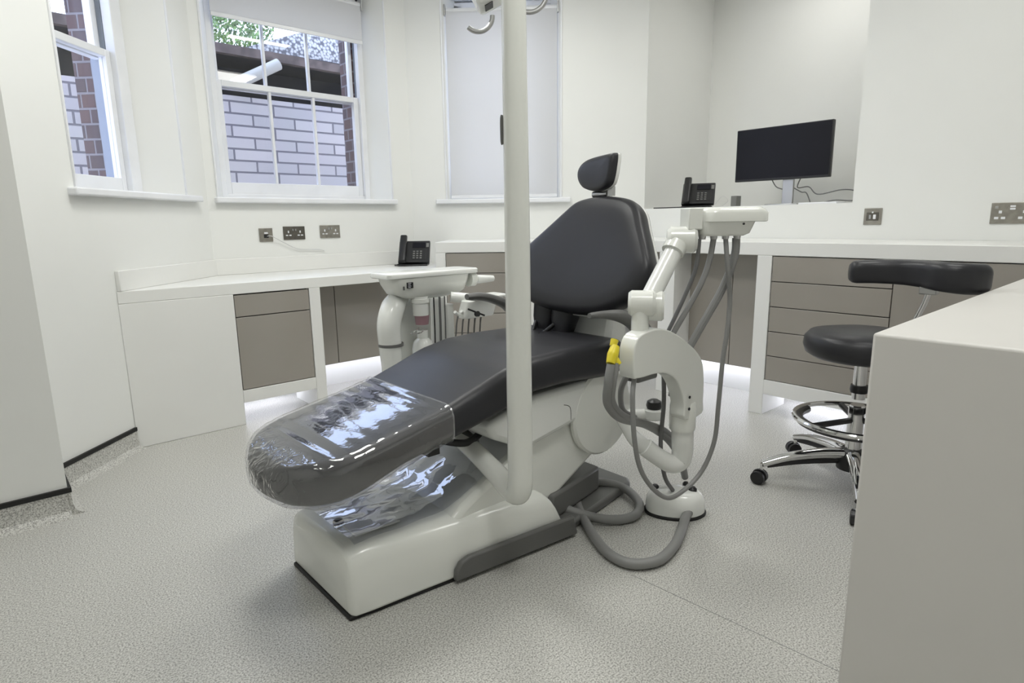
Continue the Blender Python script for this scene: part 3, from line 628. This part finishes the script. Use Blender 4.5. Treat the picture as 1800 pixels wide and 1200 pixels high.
# headrest
ob('headrest_stem', join(tube([bk(.035, .40, -.03), bk(.035, .50, -.02)], .007, smooth=False), tube([bk(-.005, .40, -.03), bk(-.005, .50, -.02)], .007, smooth=False), tube([bk(-.015, .40, -.035), bk(-.015, .50, -.03)], .012, smooth=False)), 'chrome', ch)
def hd(u, v, w):
    a = math.radians(8); c, s = math.cos(math.radians(-14)), math.sin(math.radians(-14))
    x, y = -w, u; x, y = x * c - y * s, x * s + y * c
    return (1.84 + x * .9 + v * math.sin(a), 1.553 + y * .9, 1.162 + v * .86)
ho = [(-.115, .055), (-.10, .02), (-.05, .0), (.0, -.004), (.05, .004), (.095, .022), (.126, .058), (.130, .098), (.100, .130), (.04, .145), (-.07, .151), (-.108, .150), (-.118, .132), (-.118, .09)]
ob('headrest_shell', pillow(ho, [(.6, -.022), (.9, -.018), (1.0, -.012), (1.025, -.004), (1.01, .004)], hd, 5, bend=.5), 'plastic_b', ch, smooth=60)
ob('headrest_cushion', pillow(ho, [(.97, -.008), (1.0, .0), (1.0, .012), (.975, .026), (.92, .034), (.75, .038), (.4, .040)], hd, 5, bend=.5), 'vinyl', ch, smooth=60)
ob('headrest_hinge', join(lathe([(.012, 0), (.012, .07)], (1.838, 1.51, 1.148), (0, 1, 0)), box(1.83, 1.85, 1.485, 1.505, 1.14, 1.175)), 'alu', ch)
# armrests
ob('armrest', tube([(1.48, 1.285, .748), (1.55, 1.275, .745), (1.62, 1.26, .732), (1.69, 1.255, .70), (1.76, 1.27, .64), (1.80, 1.30, .55)], [.009, .014, .023, .031, .036, .03], 14, flat=1.1), 'gplastic', ch)
ob('armrest', tube([(1.44, 1.88, .765), (1.50, 1.88, .762), (1.57, 1.88, .745), (1.64, 1.87, .71), (1.72, 1.86, .62), (1.78, 1.85, .55)], [.012, .016, .018, .022, .026, .03], 12, flat=1.2), 'gplastic', ch)
ob('belt_bracket', join(tube([(1.66, 1.62, .66), (1.62, 1.66, .62), (1.60, 1.72, .625)], .008), tube([(1.66, 1.72, .66), (1.60, 1.68, .612), (1.58, 1.62, .63)], .008)), 'black', ch)
for yy in (1.60, 1.70):
    ob('lower_back_flap', loft([[(x + dx, yy + u, z) for u, x in rrect(w, w * .8, w * .6, 4, 0, 1.69)] for z, w, dx in ((.61, .020, -.01), (.63, .040, 0), (.68, .052, .01), (.74, .056, .02))]), 'vinyl', ch, smooth=60)
ob('rear_column', xzprism([(1.70, .42), (1.82, .44), (1.88, .60), (1.86, .80), (1.80, .80), (1.76, .62), (1.68, .52)], YC - .14, YC + .11), 'plastic_b', ch, bevel=.02)
ob('joystick', join(lathe([(.026, 0), (.03, .012), (.026, .028), (.012, .036)], (1.86, 1.29, .352))), 'black', ch)
ob('joystick_housing', join(lathe([(.036, -.035), (.04, -.03), (.04, .0), (.03, .004)], (1.86, 1.29, .348)), tube([(1.86, 1.29, .33), (1.80, 1.34, .33), (1.74, 1.38, .34)], .022)), 'plastic_b', ch)

# ------------------------------------------------------------------ lamp post and operating light
LP = (1.092, 1.20)
lp = thing('lamp_post', (LP[0], LP[1], .24), 'tall white bent lamp post rising beside the near side of the dental chair', 'post')
path = [(1.13, 1.545, .36), (1.118, 1.43, .335), (1.105, 1.32, .305), (1.098, 1.25, .283), (1.094, 1.215, .285), (LP[0], 1.202, .315), (LP[0], LP[1], .37), (LP[0], LP[1], .6), (LP[0], LP[1], 1.0), (LP[0] - .002, LP[1], 1.5), (LP[0] - .004, LP[1], 2.12)]
ob('pole', tube(path, [.029, .030, .032, .034, .036, .036, .0355, .035, .0335, .031, .0275], 24, 8), 'plastic', lp, smooth=60)
ob('grommet', lathe([(.034, 0), (.034, .05)], (1.135, 1.53, .355), (-.04, -.95, -.22)), 'gplastic', lp)
for z in (1.755, 1.84):
    ob('screw_cap', lathe([(.0035, 0), (.0035, .002)], (LP[0] - .006, LP[1] - .0285, z), (-.35, -1, 0)), 'black', lp)
ob('pole_handle', tube([(1.067, 1.222, 1.245), (1.0655, 1.2235, 1.255), (1.0655, 1.2235, 1.305), (1.067, 1.222, 1.315)], .005), 'gplastic', lp)
ob('post_knuckle', lathe([(.04, 0), (.045, .02), (.045, .09), (.035, .1)], (LP[0] - .004, LP[1], 2.10)), 'plastic_b', lp)
ol = thing('operating_light', (1.52, 1.72, 1.95), 'white dental operating light with curved grab handles at the top edge', 'lamp')
ob('spring_arm', tube([(LP[0] - .004, LP[1], 2.16), (1.3, 1.45, 2.22), (1.56, 1.75, 2.12)], [.03, .028, .025]), 'plastic_b', ol)
ob('yoke', tube([(1.56, 1.75, 2.12), (1.56, 1.75, 2.0), (1.54, 1.73, 1.93)], .018), 'plastic_b', ol)
def lh(a, b, c): # a across (camera right-ish), b up, c forward to the chair
    A = Vector((.745, -.667, 0)); Bv = Vector((.10, .11, .99)); Cv = A.cross(Bv)
    r = math.radians(28); A2 = A * math.cos(r) + Bv * math.sin(r); B2 = Bv * math.cos(r) - A * math.sin(r)
    return Vector((1.525, 1.72, 1.86)) + A2 * a + B2 * b - Cv * c
ob('lamp_head', xf(join(box(-.125, .125, -.045, .06, -.05, .05)), lh), 'plastic_b', ol, bevel=.022, seg=3)
ob('lens', xf(box(-.10, .10, -.03, .05, -.056, -.05), lh), 'lens', ol, bevel=.003)
ob('sensor', xf(box(-.105, -.075, -.048, -.044, -.03, .01), lh), 'black', ol)
Hh = []
def arc(c0, r, a0, a1, n=10): return [tuple(c0 + Vector((.745, -.667, 0)) * r * math.cos(math.radians(a0 + (a1 - a0) * i / n)) + Vector((0, 0, 1)) * r * math.sin(math.radians(a0 + (a1 - a0) * i / n))) for i in range(n + 1)]
ob('grab_handle', tube(arc(Vector((1.452, 1.784, 1.755)), .050, 225, 362), .0085, 10, 3), 'alu', ol)
ob('grab_handle', tube(arc(Vector((1.585, 1.665, 1.825)), .060, 232, 360), .0085, 10, 3), 'alu', ol)

# ------------------------------------------------------------------ instrument arm on the near side
ia = thing('instrument_arm', (1.6, 1.15, .2), 'white jointed instrument arm with hanging grey hoses on the chair side', 'dental unit')
blk = [(1.404, .600), (1.400, .66), (1.406, .695), (1.432, .722), (1.50, .730), (1.56, .722), (1.62, .698), (1.68, .665), (1.745, .62), (1.778, .575), (1.790, .50), (1.790, .45), (1.786, .405), (1.685, .405), (1.676, .46), (1.655, .51), (1.62, .555), (1.57, .582), (1.51, .592), (1.455, .592), (1.418, .594)]
ob('arm_housing', xzprism([(p.x, p.y) for p in cat([(a, b, 0) for a, b in blk], 3, True)], 1.045, 1.10), 'plastic', ia, bevel=.018, seg=3, smooth=45)
for z in (.44, .48): ob('screw_cap', lathe([(.005, 0), (.005, .002)], (1.700, 1.043, z), (0, -1, 0)), 'black', ia)
ob('collar', lathe([(.042, 0), (.044, .01), (.044, .08), (.040, .1)], (1.728, 1.083, .355)), 'plastic', ia)
ob('elbow_tube', tube([(1.728, 1.083, .38), (1.733, 1.083, .32), (1.740, 1.086, .27), (1.735, 1.092, .235), (1.70, 1.105, .232), (1.66, 1.13, .262), (1.63, 1.16, .295)], [.037, .037, .036, .034, .032, .030, .032], 20), 'plastic_b', ia)
ob('support_strut', tube([(1.645, 1.15, .28), (1.625, 1.20, .315), (1.655, 1.26, .335), (1.70, 1.32, .345)], [.031, .025, .021, .021], 16), 'plastic_b', ia)
ob('yellow_valve', join(tube([(1.377, 1.095, .690), (1.360, 1.09, .668), (1.344, 1.085, .645)], [.013, .017, .013]), tube([(1.360, 1.09, .668), (1.367, 1.075, .640)], .011), lathe([(.010, 0), (.012, .02)], (1.372, 1.10, .690), (.5, .1, .8))), 'yellow', ia)
ob('neck', tube([(1.480, 1.085, .715), (1.478, 1.085, .79)], [.027, .025], 20, 2, smooth=False), 'plastic', ia)
ob('lower_joint', join(lathe([(.032, -.040), (.039, -.031), (.039, .031), (.032, .040)], (1.487, 1.085, .806), (.55, -.8, 0)), lathe([(.040, -.026), (.046, -.019), (.046, .019), (.040, .026)], (1.530, 1.068, .796), (.55, -.8, 0))), 'plastic', ia)
ob('upper_arm', tube([(1.515, 1.08, .816), (1.645, 1.075, .975)], [.029, .028], 20, 2, smooth=False), 'plastic_b', ia)
ob('upper_joint', join(lathe([(.032, -.045), (.041, -.035), (.041, .035), (.032, .045)], (1.662, 1.07, .988), (.6, -.78, 0)), lathe([(.035, -.02), (.035, .01)], (1.635, 1.075, .968), (.64, -.02, .77))), 'plastic', ia)
HU = Vector((.82, -.572, 0)).normalized(); HV = Vector((-HU.y, HU.x, 0))
def hf(a, b, c): return Vector((1.668, 1.068, 0)) + HU * a + HV * b + Vector((0, 0, c))
ob('head_bracket', xf(box(0, .046, -.036, .036, 1.018, 1.084), hf), 'plastic', ia, bevel=.004)
ob('head_top', xf(loft([[(u, v, z) for u, v in rrect(.108 - i, .062 - i, .045, 5, .150, 0)] for z, i in ((1.040, .004), (1.042, 0), (1.066, .0), (1.076, .005), (1.084, .014))]), hf), 'plastic', ia, smooth=50)
ob('head_body', xf(loft([[(u, v, z) for u, v in rrect(w, .046 - i, .02, 5, cxx, 0)] for z, i, w, cxx in ((.998, .010, .066, .118), (1.006, .003, .078, .122), (1.042, .0, .086, .130))]), hf), 'plastic', ia, smooth=50)
ob('screw_cap', lathe([(.0035, 0), (.0035, .003)], hf(.17, -.0445, 1.034), tuple(-HV)), 'black', ia)
for a in (.055, .092, .13, .168):
    ob('holder', lathe([(.010, 0), (.012, .014)], hf(a, -.012, .988)), 'alu', ia)
# hoses
def hz(*p): return [Vector(q) for q in p]
ob('hose', tube(hz(hf(.046, -.012, .99), (1.690, 1.035, .90), (1.665, 1.06, .80), (1.635, 1.10, .68)), .0065, 10), 'hose_d', ia)
ob('hose', tube(hz(hf(.092, -.012, .99), (1.733, 1.015, .92), (1.708, 1.03, .84), (1.655, 1.08, .70), (1.63, 1.11, .62)), .009, 10), 'hose', ia)
ob('hose', tube(hz(hf(.168, -.008, .99), hf(.166, -.005, .93), (1.795, 1.00, .83), (1.755, 1.06, .68), (1.735, 1.11, .56), (1.73, 1.13, .46)), .0125, 10), 'hose', ia)
ob('hose', tube(hz(hf(.130, -.014, .99), hf(.134, -.03, .90), (1.80, .975, .80), (1.795, .975, .70), (1.785, .98, .60), (1.782, .985, .45), (1.775, .99, .32), (1.73, 1.01, .215), (1.62, 1.03, .165), (1.53, 1.03, .20), (1.435, 1.03, .30), (1.40, 1.035, .41), (1.405, 1.05, .54), (1.44, 1.07, .595)), .0075, 10), 'hose', ia)
for dx, c in ((0, 'hose'), (.020, 'hose')):
    ob('suction_hose', tube(hz((1.340 + dx * 1.1, 1.08, .645), (1.328 + dx, 1.08, .59), (1.352 + dx, 1.10, .52), (1.44 + dx, 1.12, .45), (1.60 + dx * .6, 1.14, .385), (1.74, 1.15, .30 + dx), (1.84, 1.16, .20 + dx), (1.90, 1.17, .10)), .0125, 12), c, ia)
ob('suction_hose', tube(hz((1.45, 1.10, .60), (1.44, 1.12, .54), (1.49, 1.15, .46), (1.58, 1.17, .41)), .009, 12), 'hose', ia)
ob('hose', tube(hz((1.66, 1.12, .58), (1.67, 1.12, .45), (1.675, 1.13, .30), (1.72, 1.14, .17), (1.79, 1.15, .09)), .0075, 10), 'hose_d', ia)
ob('hose_block', box(1.46, 1.56, 1.07, 1.13, .565, .595), 'gplastic', ia, bevel=.008)

# ------------------------------------------------------------------ foot control on the floor
fc_ = thing('foot_control', (1.80, 1.14, 0), 'white domed foot control on the floor with a thick grey cord', 'foot control')
fo = [(1.765, 1.245), (1.72, 1.20), (1.735, 1.13), (1.79, 1.07), (1.86, 1.06), (1.90, 1.10), (1.89, 1.17), (1.84, 1.23)]
FO = [(p.x, p.y) for p in cat([(a, b, 0) for a, b in fo], 5, True)]
fcx, fcy = 1.81, 1.15
def fring(s, z): return [(fcx + (x - fcx) * s, fcy + (y - fcy) * s, z) for x, y in FO]
ob('body', loft([fring(.99, .008), fring(1.0, .03), fring(.97, .055), fring(.86, .075), fring(.6, .085), fring(.2, .088)]), 'plastic_b', fc_, smooth=60)
ob('rubber_rim', loft([fring(1.03, 0), fring(1.04, .008), fring(1.0, .012)]), 'black_trim', fc_)
for x, y, r in ((1.775, 1.215, .014), (1.855, 1.11, .016), (1.875, 1.15, .012)):
    ob('knob', lathe([(r * .7, 0), (r, .006), (r, .02), (r * .6, .026)], (x, y, .07)), 'black', fc_)
ob('cord', tube([(1.80, 1.085, .03), (1.76, 1.075, .022), (1.66, 1.03, .02), (1.56, .995, .018), (1.46, .985, .018), (1.39, 1.03, .018), (1.385, 1.11, .018), (1.43, 1.21, .02), (1.50, 1.32, .022), (1.58, 1.42, .026), (1.66, 1.46, .05), (1.74, 1.43, .045), (1.78, 1.35, .03), (1.73, 1.25, .022), (1.64, 1.21, .02), (1.56, 1.25, .02), (1.50, 1.34, .03), (1.46, 1.43, .05)], .0165, 14), 'hose', fc_)

# ------------------------------------------------------------------ cuspidor / delivery unit on the far side
cu = thing('delivery_unit', (1.45, 2.2, 0), 'white dental delivery unit with flat tray top beyond the far side of the chair', 'dental unit')
cA = Vector((1.49, 2.2, 0)); U1 = Vector((1, 0, 0)); V1 = Vector((0, 1, 0))
ob('tray_top', loft([[(x, y, z) for x, y in rrect(.235 - i, .085 - i, .03, 5, 1.485, 2.225)] for z, i in ((.828, .004), (.831, 0), (.846, 0), (.85, .004))]), 'plastic_b', cu, smooth=50)
ob('bowl_body', loft([[(x, y, z) for x, y in rrect(w, .075 - i, .035, 6, cx_, 2.22)] for z, i, w, cx_ in ((.733, .05, .09, 1.49), (.740, .03, .14, 1.49), (.760, .01, .175, 1.48), (.80, 0, .192, 1.475), (.829, 0, .20, 1.475))]), 'plastic', cu, smooth=50)
lb = ob('info_label', box(1.335, 1.363, 2.139, 2.146, .788, .812), 'black', cu)
for k in range(4): ob('print_line', box(1.338, 1.350 + .003 * (k % 2), 2.1378, 2.1391, .791 + .0055 * k, .793 + .0055 * k), 'gloss_paint', lb)
ob('icon_mark', box(1.318, 1.323, 2.141, 2.147, .782, .797), 'gplastic', cu)
ob('tray_handle', lathe([(.020, 0), (.019, .03), (.014, .095), (.008, .1)], (1.725, 2.18, .795), (1, -.08, -.02)), 'plastic_b', cu)
ob('handle_socket', lathe([(.034, -.03), (.034, .0), (.022, .012)], (1.71, 2.18, .80), (1, 0, 0)), 'plastic', cu)
ob('column', xzprism([(1.34, .0), (1.34, .50), (1.335, .56), (1.335, .64), (1.36, .70), (1.40, .735), (1.60, .735), (1.62, .60), (1.60, .0)], 2.28, 2.42), 'plastic', cu, bevel=.03, seg=4, smooth=45)
ob('side_arm', tube([(1.38, 2.28, .735), (1.31, 2.22, .705), (1.275, 2.20, .64), (1.275, 2.20, .55), (1.28, 2.20, .40), (1.28, 2.20, .0)], [.04, .05, .05, .048, .042, .042], 20), 'plastic_b', cu)
ob('arm_band', lathe([(.053, 0), (.053, .012)], (1.279, 2.20, .548)), 'gplastic', cu)
ob('filler_cup', lathe([(.034, 0), (.034, .05), (.040, .055), (.040, .07), (.033, .072), (.033, .08)], (1.42, 2.18, .665)), 'plastic_b', cu)
ob('cup', lathe([(.028, 0), (.032, .04)], (1.425, 2.18, .625)), 'pink', cu)
ob('cup_ring', tube([(1.40, 2.17, .612), (1.36, 2.13, .612), (1.33, 2.12, .605), (1.37, 2.12, .600), (1.41, 2.15, .602)], .003, 8), 'chrome', cu)
ob('water_bottle', lathe([(.045, 0), (.048, .01), (.048, .12), (.04, .15), (.024, .165), (.024, .20)], (1.425, 2.18, .40)), 'plastic_b', cu)
for x, c, r in ((1.462, 'black', .003), (1.492, 'hose_d', .005), (1.518, 'hose_d', .003)):
    ob('hose', tube([(x, 2.14, .74), (x, 2.14, .6), (x - .004, 2.14, .45)], r, 10), c, cu)
ob('side_panel', join(box(1.455, 1.53, 2.155, 2.165, .42, .735), prism(rrect(.022, .03, .012, 4, 1.555, 2.18), .42, .70)), 'plastic_b', cu, bevel=.003)
ob('holder_arm', tube([(1.55, 2.14, .735), (1.62, 2.10, .725), (1.70, 2.08, .712)], .022), 'plastic_b', cu)
ob('instrument_holder', loft([[(x, y, z) for x, y in rrect(.085, .035, .02, 4, 1.655 + (z - .7) * .15, 2.07 + (.72 - z) * .3)] for z in (.642, .660, .690, .720)]), 'plastic_b', cu, bevel=.004)
ob('holder_tray', xf(box(1.60, 1.78, 2.02, 2.12, .722, .738), lambda x, y, z: (x, y, z)), 'plastic_b', cu, bevel=.006)
ob('black_clip', join(tube([(1.56, 2.03, .69), (1.64, 2.02, .655)], .004), lathe([(.012, 0), (.012, .012)], (1.60, 2.025, .665), (0, -1, .2))), 'black', cu)
for i in range(5):
    x = 1.535 + .033 * i
    ob('instrument_hose', tube([(x + .012, 2.08, .665), (x, 2.08, .63), (x - .008, 2.08, .56), (x - .008, 2.09, .46)], .0035, 8), 'gplastic', cu)
    ob('instrument_nozzle', tube([(x - .015, 2.07, .678), (x + .012, 2.08, .66)], .007, 8, 2), 'plastic_b', cu)

# ------------------------------------------------------------------ operator stool
SX, SY = 2.50, .80
st = thing('dental_stool', (SX, SY, 0), 'round charcoal operator stool on chrome castors beside the white counter', 'stool')
ob('seat', lathe([(.10, .518), (.175, .524), (.200, .540), (.209, .568), (.205, .598), (.188, .618), (.12, .630), (0, .633)], (SX, SY, 0), k=48), 'vinyl', st, smooth=60)
ob('column', join(lathe([(.024, .36), (.024, .520)], (SX, SY, 0)), lathe([(.030, .10), (.030, .33), (.026, .335)], (SX, SY, 0))), 'chrome', st)
ob('column_ring', lathe([(.030, 0), (.033, .012), (.030, .03)], (SX, SY, .385)), 'black', st)
ring = [(SX + .22 * math.cos(a * math.pi / 18), SY + .22 * math.sin(a * math.pi / 18), .275) for a in range(36)]
ob('foot_ring', tube(ring, .0105, 10, 1, closed=True, smooth=False), 'chrome', st)
ring2 = [(SX + .203 * math.cos(a * math.pi / 18), SY + .203 * math.sin(a * math.pi / 18), .266) for a in range(8, 37)]
ob('foot_ring_pad', tube(ring2, .016, 10, 1, smooth=False), 'black', st)
sp = [tube([(SX, SY, .275), (SX + .21 * math.cos(a), SY + .21 * math.sin(a), .272)], .012, 8, 1, smooth=False) for a in (.6, 2.7, 4.8)]
ob('ring_spoke', join(*sp), 'black', st)
ob('hub', lathe([(.03, .07), (.055, .075), (.06, .12), (.045, .15), (.03, .16)], (SX, SY, 0)), 'black', st)
a0 = math.atan2(1.069 - SY, 2.259 - SX)
for k in range(5):
    a = a0 + k * 2 * math.pi / 5; c, s = math.cos(a), math.sin(a)
    lg = ob('leg', tube([(SX + .04 * c, SY + .04 * s, .135), (SX + .12 * c, SY + .12 * s, .133), (SX + .24 * c, SY + .24 * s, .115), (SX + .34 * c, SY + .34 * s, .083)], [.023, .020, .017, .014], 14, flat=1.25), 'chrome', st)
    ob('leg_underside', tube([(SX + .05 * c, SY + .05 * s, .108), (SX + .2 * c, SY + .2 * s, .096), (SX + .32 * c, SY + .32 * s, .074)], [.014, .012, .009], 8), 'black', st)
    ob('castor_stem', lathe([(.006, .05), (.006, .085)], (SX + .342 * c, SY + .342 * s, 0)), 'chrome', st)
    b = a + .9 + .5 * k; cc, ss = math.cos(b), math.sin(b); X, Yy = SX + .348 * c, SY + .348 * s
    for sg in (-1, 1):
        ob('castor_wheel', lathe([(.018, -.010), (.027, -.007), (.027, .007), (.018, .010)], (X + cc * .017 * sg, Yy + ss * .017 * sg, .027), (cc, ss, 0), 20), 'black', st)
    ob('castor_housing', lathe([(.028, -.006), (.030, 0), (.028, .006)], (X, Yy, .030), (cc, ss, 0), 20), 'black', st)
bar = [(2.335, .815, .858), (2.375, .74, .861), (2.385, .66, .862), (2.36, .585, .860), (2.325, .53, .857), (2.335, .475, .853), (2.40, .44, .850)]
ob('support_bar', loft([[Vector(c0) + n_ * u + Vector((0, 0, v)) for u, v in rrect(.034 * f_, hh * f_, .026, 5)] for c0, n_, hh, f_ in
   [(p, (Vector((-(cat(bar, 6)[min(i + 1, len(cat(bar, 6)) - 1)] - cat(bar, 6)[max(i - 1, 0)]).y, (cat(bar, 6)[min(i + 1, len(cat(bar, 6)) - 1)] - cat(bar, 6)[max(i - 1, 0)]).x, 0))).normalized(), .039 + .010 * min(1, i / 30), (.72 if i in (0, len(cat(bar, 6)) - 1) else .93 if i in (1, len(cat(bar, 6)) - 2) else 1)) for i, p in enumerate(cat(bar, 6))]]), 'vinyl', st, smooth=60)
ob('bar_post', tube([(2.36, .57, .835), (2.40, .60, .74), (2.46, .68, .58), (SX, SY - .03, .515)], .010), 'chrome', st)
ob('bar_bracket', box(2.34, 2.38, .55, .60, .795, .825), 'alu', st, bevel=.004)
